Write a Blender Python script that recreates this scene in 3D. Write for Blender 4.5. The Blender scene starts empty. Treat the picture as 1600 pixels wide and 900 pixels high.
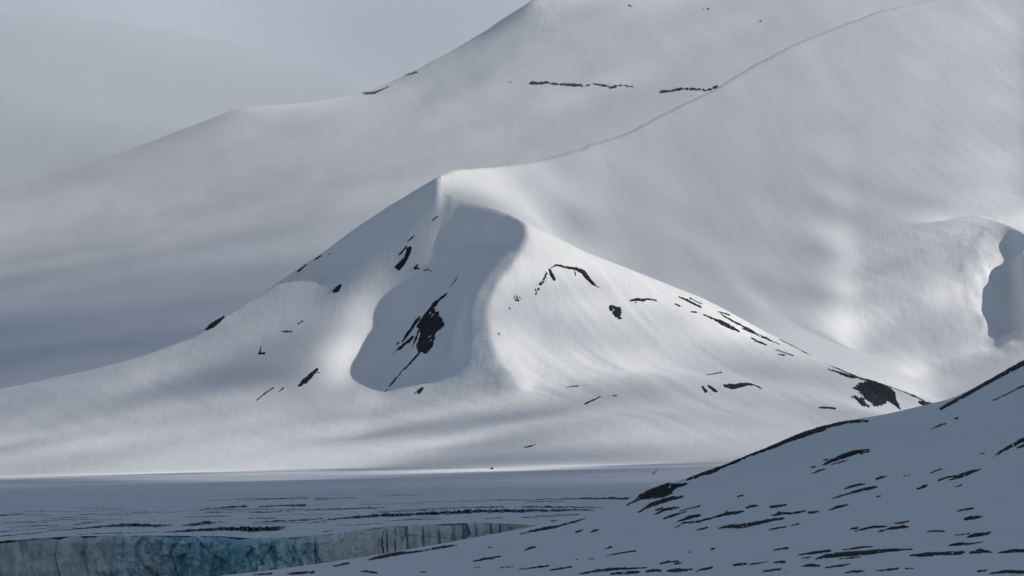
import bpy, math, random
import numpy as np
R = math.radians
sc = bpy.context.scene
C = sc.collection

# ------------------------------------------------------------------ camera, world, sun, exposure
FPX = 7612.0           # focal length in pixels of a 1600 px wide frame (long telephoto)
HOR = 930.0            # row of the horizon in that frame (just below it)
ZC = 20.0              # deck of a ship
cd = bpy.data.cameras.new('camera'); cam = bpy.data.objects.new('camera', cd); C.objects.link(cam)
cam.location = (0, 0, ZC); cam.rotation_euler = (R(90), 0, 0)
cd.sensor_width = 36; cd.lens = 36 * FPX / 1600; cd.shift_y = (HOR - 450) / 1600
cd.clip_start = 1; cd.clip_end = 80000
sc.camera = cam

SUN_EL, SUN_AZ = R(30), R(5)      # azimuth measured from +X (right) towards +Y (away from the camera)
SV = np.array([math.cos(SUN_EL)*math.cos(SUN_AZ), math.cos(SUN_EL)*math.sin(SUN_AZ), math.sin(SUN_EL)])
W = bpy.data.worlds.new('World'); sc.world = W; W.use_nodes = True
nt = W.node_tree; nt.nodes.clear()
sky = nt.nodes.new('ShaderNodeTexSky'); sky.sky_type = 'NISHITA'; sky.sun_disc = False
sky.sun_elevation = SUN_EL; sky.sun_rotation = math.pi/2 - SUN_AZ
sky.air_density = 1.0; sky.dust_density = 0.2; sky.ozone_density = 1.4
bg = nt.nodes.new('ShaderNodeBackground'); bg.inputs[1].default_value = 0.070
wo = nt.nodes.new('ShaderNodeOutputWorld')
nt.links.new(sky.outputs[0], bg.inputs[0]); nt.links.new(bg.outputs[0], wo.inputs[0])
sd = bpy.data.lights.new('sun', 'SUN'); sd.energy = 5.0; sd.angle = R(0.5); sd.color = (1.0, 0.93, 0.85)
so = bpy.data.objects.new('sun', sd); C.objects.link(so)
from mathutils import Vector
so.rotation_euler = Vector(SV).to_track_quat('Z', 'Y').to_euler(); so.location = (2000, 3000, 4000)
vs = sc.view_settings
vs.view_transform = 'Standard'; vs.look = 'None'; vs.gamma = 1; vs.exposure = 0.21; vs.use_curve_mapping = False
sc.cycles.transparent_max_bounces = 16
sc.cycles.max_bounces = 6
sc.cycles.volume_bounces = 0

# ------------------------------------------------------------------ numeric helpers
def W3(u, v, D):
    """a point D metres out along the line of sight of (u, v)"""
    return ((u-800)/FPX*D, D, ZC+(HOR-v)/FPX*D)

def hash2(ix, iy, seed):
    h = (ix.astype(np.int64)*374761393 + iy.astype(np.int64)*668265263 + seed*982451653) & 0xffffffff
    h = ((h ^ (h >> 13)) * 1274126177) & 0xffffffff
    return ((h ^ (h >> 16)) & 0xffff) / 65535.0
def vnoise(x, y, seed=0):
    ix = np.floor(x); iy = np.floor(y); fx = x-ix; fy = y-iy
    fx = fx*fx*fx*(fx*(fx*6-15)+10); fy = fy*fy*fy*(fy*(fy*6-15)+10)
    a = hash2(ix, iy, seed); b = hash2(ix+1, iy, seed); c = hash2(ix, iy+1, seed); d = hash2(ix+1, iy+1, seed)
    return (a*(1-fx)+b*fx)*(1-fy)+(c*(1-fx)+d*fx)*fy
def fbm(x, y, octs=4, seed=0, gain=.5):
    s = 0; a = 1; t = 0
    for k in range(octs):
        s = s + a*(vnoise(x, y, seed+k*17)-.5); t += a; a *= gain
        x, y = (x*1.6-y*1.2)+7.3, (x*1.2+y*1.6)+3.1
    return s/t*2          # about -1..1
def blur(a, sx, sy):
    def k1(s):
        r = max(1, int(3*s)); k = np.exp(-.5*(np.arange(-r, r+1)/s)**2); return k/k.sum(), r
    if sx > 0:
        k, r = k1(sx); p = np.pad(a, ((0, 0), (r, r)), mode='edge')
        a = sum(k[i]*p[:, i:i+a.shape[1]] for i in range(len(k)))
    if sy > 0:
        k, r = k1(sy); p = np.pad(a, ((r, r), (0, 0)), mode='edge')
        a = sum(k[i]*p[i:i+a.shape[0], :] for i in range(len(k)))
    return a

class Field:
    """height field over plan coordinates, a membrane stretched over ridge, valley and contour lines"""
    def __init__(s, x0, x1, y0, y1, dx, dy):
        s.x0, s.y0, s.dx, s.dy = x0, y0, dx, dy
        s.nx = int((x1-x0)/dx)+1; s.ny = int((y1-y0)/dy)+1
        s.lines = []
    def line(s, pts, crest=0.0, world=False):
        P = np.array([p if world else W3(*p) for p in pts], float)
        s.lines.append((P, crest)); return P
    def solve(s, soft=6, default=None):
        num = np.zeros((s.ny, s.nx)); cnt = np.zeros((s.ny, s.nx)); cre = np.zeros((s.ny, s.nx))
        for P, crest in s.lines:
            for a, b in zip(P[:-1], P[1:]):
                n = int(max(abs(b[0]-a[0])/s.dx, abs(b[1]-a[1])/s.dy)*2)+2
                t = np.linspace(0, 1, n)[:, None]; q = a+(b-a)*t
                i = np.rint((q[:, 0]-s.x0)/s.dx).astype(int); j = np.rint((q[:, 1]-s.y0)/s.dy).astype(int)
                ok = (i >= 0)&(i < s.nx)&(j >= 0)&(j < s.ny)
                np.add.at(num, (j[ok], i[ok]), q[ok, 2]); np.add.at(cnt, (j[ok], i[ok]), 1)
                if crest: np.maximum.at(cre, (j[ok], i[ok]), crest)
        f = 32
        while f > 1 and min(s.ny, s.nx)//f < 4: f //= 2
        h = None
        while f >= 1:
            ny = -(-s.ny//f); nx = -(-s.nx//f)
            pn = np.zeros((ny*f, nx*f)); pc = np.zeros((ny*f, nx*f)); pn[:s.ny, :s.nx] = num; pc[:s.ny, :s.nx] = cnt
            N = pn.reshape(ny, f, nx, f).sum((1, 3)); K = pc.reshape(ny, f, nx, f).sum((1, 3)); M = K > 0
            tgt = np.where(M, N/np.maximum(K, 1), 0)
            if h is None: h = np.full((ny, nx), tgt[M].mean())
            else:
                h = np.repeat(np.repeat(h, 2, 0), 2, 1)[:ny, :nx]
            wx = 1/s.dx**2; wy = 1/s.dy**2; w = 2*(wx+wy)
            h = np.where(M, tgt, h)
            for it in range(400 if f > 4 else 160 if f > 1 else 100):
                p = np.pad(h, 1, mode='edge')
                h = np.where(M, tgt, (wx*(p[1:-1, :-2]+p[1:-1, 2:])+wy*(p[:-2, 1:-1]+p[2:, 1:-1]))/w)
            f //= 2
        sm = blur(h, soft, soft*s.dx/s.dy)
        sm2 = blur(h, .7, .7)
        r = soft*1.2
        m = blur(cre, r, r*s.dx/s.dy); m = np.clip(m*r*2.2, 0, 1)   # keeps creases sharp close to the crests
        s.h = sm*(1-m)+sm2*m
        X, Y = np.meshgrid(s.x0+np.arange(s.nx)*s.dx, s.y0+np.arange(s.ny)*s.dy)
        s.X, s.Y = X, Y; s.m = m
        return s
    def at(s, x, y):
        fx = np.clip((x-s.x0)/s.dx, 0, s.nx-1.001); fy = np.clip((y-s.y0)/s.dy, 0, s.ny-1.001)
        i = fx.astype(int); j = fy.astype(int); a = fx-i; b = fy-j; h = s.h
        return (h[j, i]*(1-a)+h[j, i+1]*a)*(1-b)+(h[j+1, i]*(1-a)+h[j+1, i+1]*a)*b
    def hit(s, u, v, d0=None, d1=None):
        """where the line of sight of (u, v) meets the ground: distance D (or nearest approach) and the gap in metres"""
        u = np.atleast_1d(np.asarray(u, float)); v = np.atleast_1d(np.asarray(v, float))
        d0 = d0 or s.y0; d1 = d1 or s.y0+(s.ny-1)*s.dy
        best = np.full(u.shape, 1e9); bd = np.full(u.shape, d0); done = np.zeros(u.shape, bool)
        D = d0; st = s.dy*1.0
        kx = (u-800)/FPX; kz = (HOR-v)/FPX
        while D < d1:
            gap = (ZC+kz*D)-s.at(kx*D, np.full(u.shape, D))
            rel = gap/D
            up = (~done)&(rel < best); best = np.where(up, rel, best); bd = np.where(up, D, bd)
            done |= gap <= 0
            if done.all(): break
            D += st
        lo = bd-st; hi = bd.copy()
        for _ in range(12):
            m_ = (lo+hi)/2; g = (ZC+kz*m_)-s.at(kx*m_, m_); hi = np.where(g <= 0, m_, hi); lo = np.where(g <= 0, lo, m_)
        return np.where(done, hi, bd), np.where(done, 0, best*bd)

def mesh_grid(name, X, Y, Z, mat, keep=None, smooth=True):
    ny, nx = X.shape
    co = np.stack([X, Y, Z], -1).reshape(-1, 3)
    idx = np.arange(ny*nx).reshape(ny, nx)
    q = np.stack([idx[:-1, :-1], idx[:-1, 1:], idx[1:, 1:], idx[1:, :-1]], -1).reshape(-1, 4)
    if keep is not None: q = q[keep.reshape(-1)]
    return mesh_raw(name, co, q, mat, smooth)
def mesh_raw(name, co, q, mat, smooth=True, mi=None):
    used = np.unique(q); re = np.full(len(co), -1); re[used] = np.arange(len(used))
    co = co[used]; q = re[q]
    me = bpy.data.meshes.new(name)
    me.vertices.add(len(co)); me.vertices.foreach_set('co', co.astype(np.float32).ravel())
    me.loops.add(q.size); me.loops.foreach_set('vertex_index', q.ravel().astype(np.int32))
    me.polygons.add(len(q)); me.polygons.foreach_set('loop_start', (np.arange(len(q))*q.shape[1]).astype(np.int32))
    me.polygons.foreach_set('use_smooth', np.full(len(q), smooth))
    for m in (mat if isinstance(mat, (list, tuple)) else [mat]): me.materials.append(m)
    if mi is not None: me.polygons.foreach_set('material_index', np.asarray(mi, np.int32))
    me.update(calc_edges=True); me.validate()
    return me, used
def link(name, me, parent=None, **props):
    o = bpy.data.objects.new(name, me); C.objects.link(o); o.parent = parent
    for k, v in props.items(): o[k] = v
    return o

# ------------------------------------------------------------------ materials
def mat(name, base, rough=.8, build=None):
    m = bpy.data.materials.new(name); m.use_nodes = True
    n = m.node_tree.nodes; b = n['Principled BSDF']
    b.inputs['Base Color'].default_value = (*base, 1); b.inputs['Roughness'].default_value = rough
    b.inputs['Specular IOR Level'].default_value = .3
    if build: build(m.node_tree, b)
    return m
def N(t, kind, **kw):
    n = t.nodes.new(kind)
    for k, v in kw.items(): setattr(n, k, v)
    return n
def noise_at(t, scale, detail=4, mapping=(1, 1, 1), rot=(0, 0, 0), rough=.5):
    g = N(t, 'ShaderNodeNewGeometry'); mp = N(t, 'ShaderNodeMapping')
    mp.inputs['Scale'].default_value = mapping; mp.inputs['Rotation'].default_value = rot
    t.links.new(g.outputs['Position'], mp.inputs['Vector'])
    n = N(t, 'ShaderNodeTexNoise'); n.inputs['Scale'].default_value = scale; n.inputs['Detail'].default_value = detail
    n.inputs['Roughness'].default_value = rough
    t.links.new(mp.outputs[0], n.inputs['Vector']); return n.outputs['Fac']
def ramp(t, fac, stops):
    r = N(t, 'ShaderNodeValToRGB'); e = r.color_ramp.elements
    while len(e) < len(stops): e.new(.5)
    for el, (p, c) in zip(e, stops): el.position = p; el.color = (*c, 1)
    t.links.new(fac, r.inputs[0]); return r.outputs[0]
def bumps(t, b, layers):
    prev = None
    for fac, dist, st in layers:
        bm = N(t, 'ShaderNodeBump'); bm.inputs['Distance'].default_value = dist; bm.inputs['Strength'].default_value = st
        t.links.new(fac, bm.inputs['Height'])
        if prev: t.links.new(prev, bm.inputs['Normal'])
        prev = bm.outputs[0]
    t.links.new(prev, b.inputs['Normal'])
def snow(name, streak_rot, streak_amt, fine, tint=(.80, .82, .84), streak_scale=.05, grain=2.0, stretch=.12, dirt=None):
    def bld(t, b):
        c = ramp(t, noise_at(t, .012, 5, (1, .5, 1)), [(.3, tuple(x*.965 for x in tint)), (.7, tint)])
        if dirt:
            c = ramp(t, noise_at(t, dirt[0], 7, dirt[1], rough=.65), [(.33, tuple(x*dirt[2] for x in tint)), (.5, tint)])
        t.links.new(c, b.inputs['Base Color'])
        L = [(noise_at(t, streak_scale, 5, (1, stretch, stretch), (0, 0, streak_rot), .6), streak_amt, 1.0),
             (noise_at(t, 1/fine, 5, rough=.65), fine*.045*grain, 1.0), (noise_at(t, 4.5/fine, 4, (1, .5, .6), rough=.7), fine*.012*grain, 1.0)]
        bumps(t, b, L)
    return mat(name, tint, .75, bld)
M_peak = snow('snow_peak', R(-25), .6, 9, grain=1.35)
M_back = snow('snow_back', R(28), .8, 16, streak_scale=.045, grain=.8)
M_far = snow('snow_far', R(0), .4, 30, grain=.5, stretch=.6)
M_glacier = snow('snow_glacier', R(85), .9, 12, tint=(.72, .77, .82), streak_scale=.05, dirt=(.02, (.12, 1.6, 1), .86))
M_hill = snow('snow_hill', R(60), .09, 2.0, dirt=(.02, (.6, .6, 1), .95), tint=(.78, .82, .85), streak_scale=.3, grain=.6)
def rock(name, dark, light, s):
    def bld(t, b):
        c = ramp(t, noise_at(t, s, 8, rough=.75), [(.35, dark), (.75, light)])
        t.links.new(c, b.inputs['Base Color'])
        bumps(t, b, [(noise_at(t, s*1.5, 8, rough=.7), .6/s*.12, 1.0)])
    return mat(name, dark, .9, bld)
M_rock = rock('dark_rock', (.002, .004, .007), (.012, .017, .025), .12)
M_rockn = rock('dark_stony_ground', (.003, .003, .003), (.022, .017, .014), .8)

# ------------------------------------------------------------------ the massif: peak, ridge and bowl behind it
F = Field(-1250, 1350, 5500, 10700, 4, 5)
S = (685, 275, 7000)
Lr = [S, (600, 325, 7005), (550, 359, 7005), (500, 396, 6998), (450, 431, 6980), (400, 465, 6952), (365, 487, 6925), (330, 507, 6900), (300, 530, 6870), (225, 556, 6840),
      (150, 576, 6830), (0, 608, 6860), (-200, 640, 6900), (-500, 690, 7000)]
Cr = [S, (684, 290, 6988), (690, 316, 6985), (720, 317, 6978), (760, 323, 6962), (795, 333, 6940), (820, 348, 6905), (824, 368, 6885), (815, 390, 6860),
      (795, 420, 6820), (772, 450, 6770), (762, 480, 6715), (764, 520, 6645), (780, 560, 6560), (815, 607, 6430)]
Rr = [(820, 348, 6905), (850, 362, 6925), (900, 388, 6950), (1000, 427, 6970), (1100, 466, 6980), (1200, 520, 6970), (1300, 572, 6930), (1380, 600, 6890),
      (1430, 618, 6870), (1464, 637, 6850), (1560, 690, 6800), (1700, 740, 6700)]
Br = [S, (705, 265, 7040), (745, 262, 7120), (800, 257, 7270), (850, 247, 7430), (900, 233, 7600), (950, 215, 7790), (1000, 195, 8000), (1060, 165, 8250),
      (1120, 137, 8480), (1180, 99, 8720), (1195, 92, 8760), (1240, 68, 8950), (1300, 45, 9200), (1370, 18, 9500), (1450, 0, 9800), (1600, -40, 10300), (1800, -90, 10600)]
F.line(Lr, 1); F.line(Cr, 1.3); F.line(Rr, 1); F.line(Br, 1)
# foot of the mountain on the glacier
base = [(-700, 775, 6300), (-200, 752, 6250), (0, 744, 6200), (150, 740, 6120), (300, 736, 6050), (560, 729, 5950), (650, 729, 5850), (770, 732, 5750), (900, 726, 5800),
        (1050, 718, 5880), (1150, 712, 5950), (1300, 700, 6050), (1500, 690, 6100), (1900, 690, 6100)]
F.line(base)
F.line([(-2400, 5500, 132), (-1250, 5500, 132), (1350, 5500, 158)], world=True)
# rib with the big outcrop, gullies and faces
F.line([(717, 428, 6905), (692, 465, 6862), (662, 545, 6765), (606, 610, 6660), (560, 690, 6320)])
F.line([(640, 345, 6975), (640, 400, 6935)])
F.line([(640, 440, 6925), (625, 465, 6900), (585, 512, 6893), (533, 586, 6755), (515, 640, 6560)])
F.line([(600, 430, 6930), (575, 460, 6890), (540, 505, 6830), (500, 570, 6715), (470, 640, 6540)])
F.line([(520, 440, 6965), (450, 500, 6875), (390, 560, 6765), (310, 640, 6540)])
F.line([(350, 560, 6775), (200, 640, 6580), (0, 680, 6560), (-300, 710, 6560)])
F.line([(722, 480, 6800), (705, 560, 6680), (670, 640, 6450), (640, 690, 6200)])
F.line([(p[0]-34, p[1]+6, p[2]-27) for p in [W3(*q) for q in Cr[7:8]]], .3, world=True)
F.line([(p[0]-36, p[1]+2, p[2]-12) for p in [W3(*q) for q in Cr[8:14]]], .3, world=True)
F.line([(p[0]-78, p[1]+8, p[2]-38) for p in [W3(*q) for q in Cr[9:13]]], world=True)
F.line([(700, 345, 6967), (740, 347, 6953), (790, 357, 6927)], .5)
F.line([(690, 385, 6948), (740, 382, 6938), (785, 388, 6906)])
F.line([(1010, 455, 6900), (940, 500, 6760), (900, 560, 6590)])
F.line([(870, 400, 6880), (850, 450, 6800), (830, 520, 6680), (850, 585, 6510)])
F.line([(1150, 510, 6910), (1080, 545, 6760), (1030, 580, 6600)])
F.line([(830, 608, 6440), (900, 602, 6420), (1000, 592, 6460), (1100, 588, 6540), (1200, 592, 6650), (1300, 608, 6720), (1400, 636, 6720)])
F.line([(840, 660, 6150), (960, 655, 6150), (1080, 652, 6200), (1200, 655, 6300), (1320, 665, 6400)])
# dip behind the right ridge, then the great bowl
F.line([(p[0], p[1]+230, p[2]-48) for p in [W3(*q) for q in Rr[2:]]], world=True)
F.line([(870, 300, 7330), (880, 340, 7200)])
F.line([(950, 260, 7690), (960, 330, 7500), (980, 395, 7330)])
F.line([(1060, 220, 8090), (1080, 320, 7830), (1100, 430, 7500)])
F.line([(1180, 160, 8560), (1200, 300, 8180), (1215, 430, 7830), (1220, 510, 7600)])
F.line([(1300, 110, 9000), (1320, 260, 8560), (1330, 400, 8080), (1330, 500, 7780), (1340, 565, 7650)])
F.line([(1450, 70, 9500), (1450, 200, 9000), (1430, 325, 8400)])
F.line([(1600, 40, 9900), (1600, 200, 9200), (1600, 320, 8650)])
F.line([(1450, 350, 8250), (1500, 339, 8220), (1530, 335, 8190), (1560, 342, 8110), (1600, 362, 8000), (1680, 400, 7880), (1800, 450, 7800)], .7)
F.line([(p[0], p[1]+170, p[2]-22) for p in [W3(*q) for q in [(1520, 338, 8250), (1600, 364, 8030), (1700, 400, 7900)]]], world=True)
F.line([(1530, 350, 8120), (1538, 400, 7950), (1540, 440, 7870), (1540, 500, 7760), (1550, 560, 7640)])
F.line([(1575, 400, 8010), (1578, 440, 7920), (1576, 490, 7830), (1583, 550, 7700)])
F.line([(1592, 385, 7935), (1600, 420, 7835), (1604, 470, 7740), (1610, 540, 7580), (1625, 610, 7420)], .8)
F.line([(1440, 400, 8000), (1450, 470, 7800), (1440, 540, 7700), (1450, 600, 7530)])
F.line([(1450, 640, 7420), (1520, 620, 7420), (1650, 600, 7400)])
# ground behind the crests
F.line([(-1250, 8000, 60), (-700, 8100, 60), (-400, 7800, 100), (-250, 7500, 250), (-180, 7350, 400)], world=True)
F.line([(p[0]-150, p[1]+250, p[2]-170) for p in [W3(*q) for q in Br[3:]]], world=True)
F.line([(-1250, 10700, 60), (0, 10700, 250), (600, 10700, 700)], world=True)
F.solve(soft=4.5)
X, Y = F.X, F.Y
open_ = 1-F.m*.85
amp = np.clip((F.h-150)/150, .15, 1)
g = fbm(X/260, Y/400, 3, 3)*7+fbm((X+.45*(Y-7000))/24, Y/220, 3, 9)*(.6+.7*(X > -20)*(Y < 7000))+fbm(X/45, Y/60, 4, 21)*.5
kn = np.clip(1-np.hypot((X-790)/90, (Y-7800)/330), 0, 1)
F.h = F.h+fbm(X/28, Y/60, 4, 41)*7*kn+g*amp*open_+fbm(X/30, Y/30, 3, 5)*.6*F.m
# split in plan: the pointed peak in front, the great slope behind it
crest_plan = np.array([W3(*p)[:2] for p in Lr[::-1]]+[W3(*p)[:2] for p in Cr[1:7]]+[W3(*p)[:2] for p in Rr[1:]])
sx = np.array([(-1e5, 7500)]+[tuple(p) for p in crest_plan if True]+[(1e5, 6700)])
xs = sx[:, 0]; order = np.argsort(xs); ycrest = np.interp(X, xs[order], sx[order, 1])
behind = Y > ycrest+np.where(X < W3(*S)[0], 1e6, np.where(X > 30, 110, 3))
cell = behind[:-1, :-1]
me, _ = mesh_grid('mountain', X, Y, F.h, M_peak, ~cell)
peak = link('mountain', me, kind='structure', label='pointed snow pyramid with a curved knife-edge crest and dark rock outcrops above the glacier', category='mountain')
me, _ = mesh_grid('mountain', X, Y, F.h, M_back, cell)
back = link('mountain', me, kind='structure', label='broad smooth snow slope and bowl rising to the right behind the pointed peak', category='mountain')

# ------------------------------------------------------------------ the far mountain
A = Field(-2400, 2600, 8000, 13500, 12, 12)
Ar = [(-900, 420, 11300), (-400, 350, 11400), (-100, 300, 11500), (0, 284, 11500), (90, 265, 11500), (200, 235, 11500), (270, 205, 11500), (370, 166, 11500), (480, 159, 11550), (560, 147, 11600),
      (605, 130, 11600), (640, 113, 11600), (700, 83, 11650), (765, 42, 11700), (830, 0, 11700), (920, -50, 11800), (1100, -120, 12000), (1400, -200, 12200), (2200, -300, 12300)]
A.line(Ar, 1)
A.line([(p[0], p[1]+900, p[2]-420) for p in [W3(*q) for q in Ar]], world=True)
A.line([(-400, 450, 10400), (0, 400, 10500), (300, 330, 10700), (600, 260, 10900), (900, 200, 11000), (1300, 180, 11000), (2000, 150, 11000)])
A.line([(-500, 600, 9000), (0, 590, 9000), (400, 570, 9100), (700, 520, 9300), (1000, 480, 9300)])
A.line([(560, 200, 11250), (640, 180, 11300), (850, 60, 11500), (1000, 0, 11600)])
A.line([(-2400, 8000, 60), (2600, 8000, 60)], world=True)
A.line([(-2400, 13500, 300), (2600, 13500, 600)], world=True)
A.solve(soft=4)
A.h = A.h+(fbm(A.X/420, A.Y/600, 4, 31)*9+fbm(A.X/90, A.Y/200, 3, 33)*.8)*(1-A.m*.8)*np.clip((A.h-100)/300, 0, 1)
me, _ = mesh_grid('mountain', A.X, A.Y, A.h, M_far)
far = link('mountain', me, kind='structure', label='farthest hazy snow mountain, thin dark rock bands across its upper face', category='mountain')

# ------------------------------------------------------------------ glacier
front = [(-500, 858, 2950), (-200, 852, 2960), (0, 846, 2980), (50, 842, 2990), (110, 838, 3000), (190, 837, 3010), (270, 837, 3020), (350, 838, 3030), (400, 842, 3010), (450, 840, 3030),
         (520, 835, 3060), (560, 829, 3110), (600, 824, 3160), (660, 820, 3210), (700, 818, 3240), (760, 817, 3270), (800, 819, 3270), (850, 822, 3260), (950, 820, 3270), (1150, 815, 3300), (1700, 800, 3400)]
fw = np.array([W3(*p) for p in front])
G = Field(-1500, 1500, 2800, 6500, 5, 8)
G.line(fw, 1, world=True)
G.line([(p[0], p[1]-120, p[2]) for p in fw], world=True)
G.line([(-600, 815, 3600), (0, 810, 3620), (500, 797, 3700), (900, 793, 3700), (1300, 780, 3800)])
G.line([(-700, 785, 4400), (0, 780, 4400), (500, 769, 4450), (900, 763, 4500), (1500, 750, 4600)])
G.line([(-700, 765, 5200), (0, 757, 5200), (400, 753, 5250), (700, 745, 5300), (1000, 735, 5300), (1600, 720, 5400)])
G.line([(p[0], p[1]-5, p[2]) for p in [W3(*q) for q in base]], world=True)
G.line([(p[0], p[1]+280, p[2]-35) for p in [W3(*q) for q in base]], world=True)
G.solve(soft=7)
Fh = F.at(G.X, G.Y)
near_f = np.clip((G.Y-3050)/200, 0, 1)
G.h = G.h+(fbm(G.X/160, G.Y/90, 4, 51)*1.6+fbm(G.X/70+fbm(G.X/200, G.Y/200, 2, 5), G.Y/16, 3, 55)*.7*np.clip((4900-G.Y)/900, .1, 1))*(.3+.7*near_f)
yfront = np.interp(G.X, fw[:, 0], fw[:, 1])
me, _ = mesh_grid('glacier', G.X, np.where(G.Y < yfront, yfront, G.Y), np.where(G.Y < yfront, np.interp(G.X, fw[:, 0], fw[:, 2]), G.h), M_glacier,
                  ((G.Y[1:, 1:] > yfront[1:, 1:]) & (G.Y[:-1, :-1] < 6450)))
glacier = link('glacier', me, kind='structure', label='flat shaded blue-grey glacier ending in a broken ice cliff, cut by long crevasses', category='glacier')

# ice cliff: the calving face
def bice(t, b):
    at = N(t, 'ShaderNodeAttribute', attribute_name='blue')
    n1 = noise_at(t, .12, 7, (1, 1, .6), rough=.65)
    pale = ramp(t, n1, [(.3, (.30, .38, .43)), (.45, (.50, .58, .62)), (.65, (.66, .73, .76))])
    blue = ramp(t, n1, [(.3, (.12, .30, .40)), (.5, (.30, .56, .66)), (.66, (.60, .77, .82))])
    mx = N(t, 'ShaderNodeMix', data_type='RGBA')
    t.links.new(at.outputs['Fac'], mx.inputs['Factor']); t.links.new(pale, mx.inputs[6]); t.links.new(blue, mx.inputs[7])
    t.links.new(mx.outputs[2], b.inputs['Base Color'])
    bumps(t, b, [(noise_at(t, .35, 8, (1, 1, .3), rough=.7), 1.3, 1.0)])
M_ice = mat('glacier_ice', (.4, .5, .55), .45, bice)
ns, nz = 1500, 110
xs_ = np.linspace(fw[0, 0], 330, ns); tt = np.linspace(0, 1, nz)
XX, TT = np.meshgrid(xs_, tt)
top = np.interp(XX, fw[:, 0], fw[:, 2])+fbm(XX/9, XX*0, 4, 67)*1.8-.5; yf = np.interp(XX, fw[:, 0], fw[:, 1])
ZZ = -2+(top+2)*TT
U = 800+XX*FPX/yf
# blocky faces: cells of slanted planes
def cells(x, z, sx_, sz_, seed):
    ix = np.floor(x/sx_); best = np.full(x.shape, 1e9); val = np.zeros(x.shape); sec = np.full(x.shape, 1e9)
    iz = np.floor(z/sz_)
    for a in (-1, 0, 1):
        for b_ in (-1, 0, 1):
            cx = ix+a; cz = iz+b_
            px = (cx+hash2(cx, cz, seed))*sx_; pz = (cz+hash2(cx, cz, seed+1))*sz_
            d = ((x-px)/sx_)**2+((z-pz)/sz_)**2
            v_ = hash2(cx, cz, seed+2)+(x-px)/sx_*(hash2(cx, cz, seed+3)-.5)*.9+(z-pz)/sz_*(hash2(cx, cz, seed+4)-.3)*.7
            sec = np.where(d < best, best, np.minimum(sec, d)); val = np.where(d < best, v_, val); best = np.minimum(d, best)
    return val, np.sqrt(sec)-np.sqrt(best)
wob = fbm(XX/14, ZZ/14, 4, 71)*.5
lean = XX+ZZ*.25+wob*6
chaos = np.clip(1-np.abs(U-380)/260, 0, 1)**.6
v1, e1 = cells(lean, ZZ, 17, 60, 3); v2, e2 = cells(XX+wob*4, ZZ+wob*4, 8, 11, 9); v3, e3 = cells(XX+wob*3, ZZ, 3.2, 4, 14)
disp = v1*9+chaos*(v2*7+v3*2.2)+(1-chaos)*(v2*1.0+fbm(XX/2.2, ZZ/30, 4, 77)*1.2)+fbm(XX/5, ZZ/7, 5, 79)*2.2+chaos*np.abs(fbm(XX/9, ZZ/9, 4, 83))*7
crack = np.clip(1-e1*14, 0, 1)*(.4+.6*hash2(np.floor(lean/30), np.floor(ZZ/400), 8))
disp -= crack*1.2; disp -= np.clip(1-e2*6, 0, 1)*.25*chaos
for cu, cw, ct in ((550, 3.2, .45), (702, 1.6, .35), (585, 1.2, .4), (680, .9, .4), (630, .8, .3), (740, .9, .5), (655, .7, .5), (497, .5, .3), (600, .5, .3), (612, .6, .3), (720, .5, .4), (765, .6, .4), (780, .5, .4)):
    cx = (cu-800)/FPX*3100
    disp -= 4.5*np.exp(-((XX-cx-(1-TT)*3+wob*.8)/cw)**2)*(TT > ct)
disp -= (XX*0+1)*(TT**2)*3                     # leans back a little
YY = yf-disp*np.clip((1-TT)*14, 0, 1)**.5*.9+ (TT >= 1)*.0
me, _ = mesh_grid('ice_cliff', XX, YY, ZZ, M_ice, smooth=False)
bl = np.clip(1-np.abs(U-360)/200, 0, 1); bl = np.clip(bl*1.6+fbm(XX/22, ZZ/16, 4, 91)*.75*(bl > 0), 0, 1)*np.clip((U-165+ (1-TT)*18)/18, 0, 1)
a_ = me.attributes.new('blue', 'FLOAT', 'POINT'); a_.data.foreach_set('value', bl.ravel().astype(np.float32))
cliff = link('ice_cliff', me, glacier, label='broken ice cliff, turquoise where fresh ice is bared')

# ------------------------------------------------------------------ the near hillside
H = Field(-420, 420, 350, 2100, 1.5, 3)
Hs = [(-300, 960, 1250), (200, 925, 1250), (380, 907, 1250), (480, 894, 1250), (560, 878, 1250), (600, 870, 1250), (660, 860.5, 1250), (700, 853, 1250), (760, 843, 1250), (810, 834, 1250), (870, 822, 1250), (910, 811, 1250), (950, 795, 1240), (990, 777, 1230),
      (1010, 765, 1225), (1040, 754, 1225), (1070, 747, 1230), (1100, 737, 1240), (1150, 719, 1250), (1200, 699, 1260), (1250, 676, 1290), (1290, 663, 1330), (1330, 656, 1370), (1360, 654, 1400), (1400, 650, 1440), (1440, 645, 1480),
      (1470, 637, 1500), (1500, 620, 1500), (1540, 596, 1500), (1580, 573, 1500), (1600, 562, 1500), (1700, 500, 1500), (2200, 300, 1500), (3000, 100, 1500)]
H.line(Hs, 1)
H.line([(p[0], p[1]+110, p[2]-16) for p in [W3(*q) for q in Hs]], world=True)
H.line([(-420, 2100, -10), (420, 2100, -10)], world=True)
H.line([(-300, 950, 1150), (300, 928, 1120), (600, 903, 1050), (800, 898, 1000), (1000, 898, 960), (1200, 897, 930), (1400, 896, 900), (1600, 895, 870), (2500, 880, 820)])
H.line([(900, 850, 1130), (1050, 830, 1090), (1200, 810, 1080), (1350, 800, 1070), (1500, 795, 1060), (1700, 780, 1050)])
H.line([(1200, 750, 1180), (1350, 730, 1210), (1500, 710, 1230), (1600, 690, 1240), (1900, 600, 1250)])
H.line([(-420, 700, 0), (0, 700, 3), (420, 600, 8)], world=True)
H.line([(-420, 350, -12), (420, 350, -12)], world=True)
H.solve(soft=6)
H.h = H.h+(fbm(H.X/60, H.Y/90, 4, 101)*.7+fbm(H.X/14, H.Y/20, 4, 103)*.12)*(1-H.m*.7)
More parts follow.
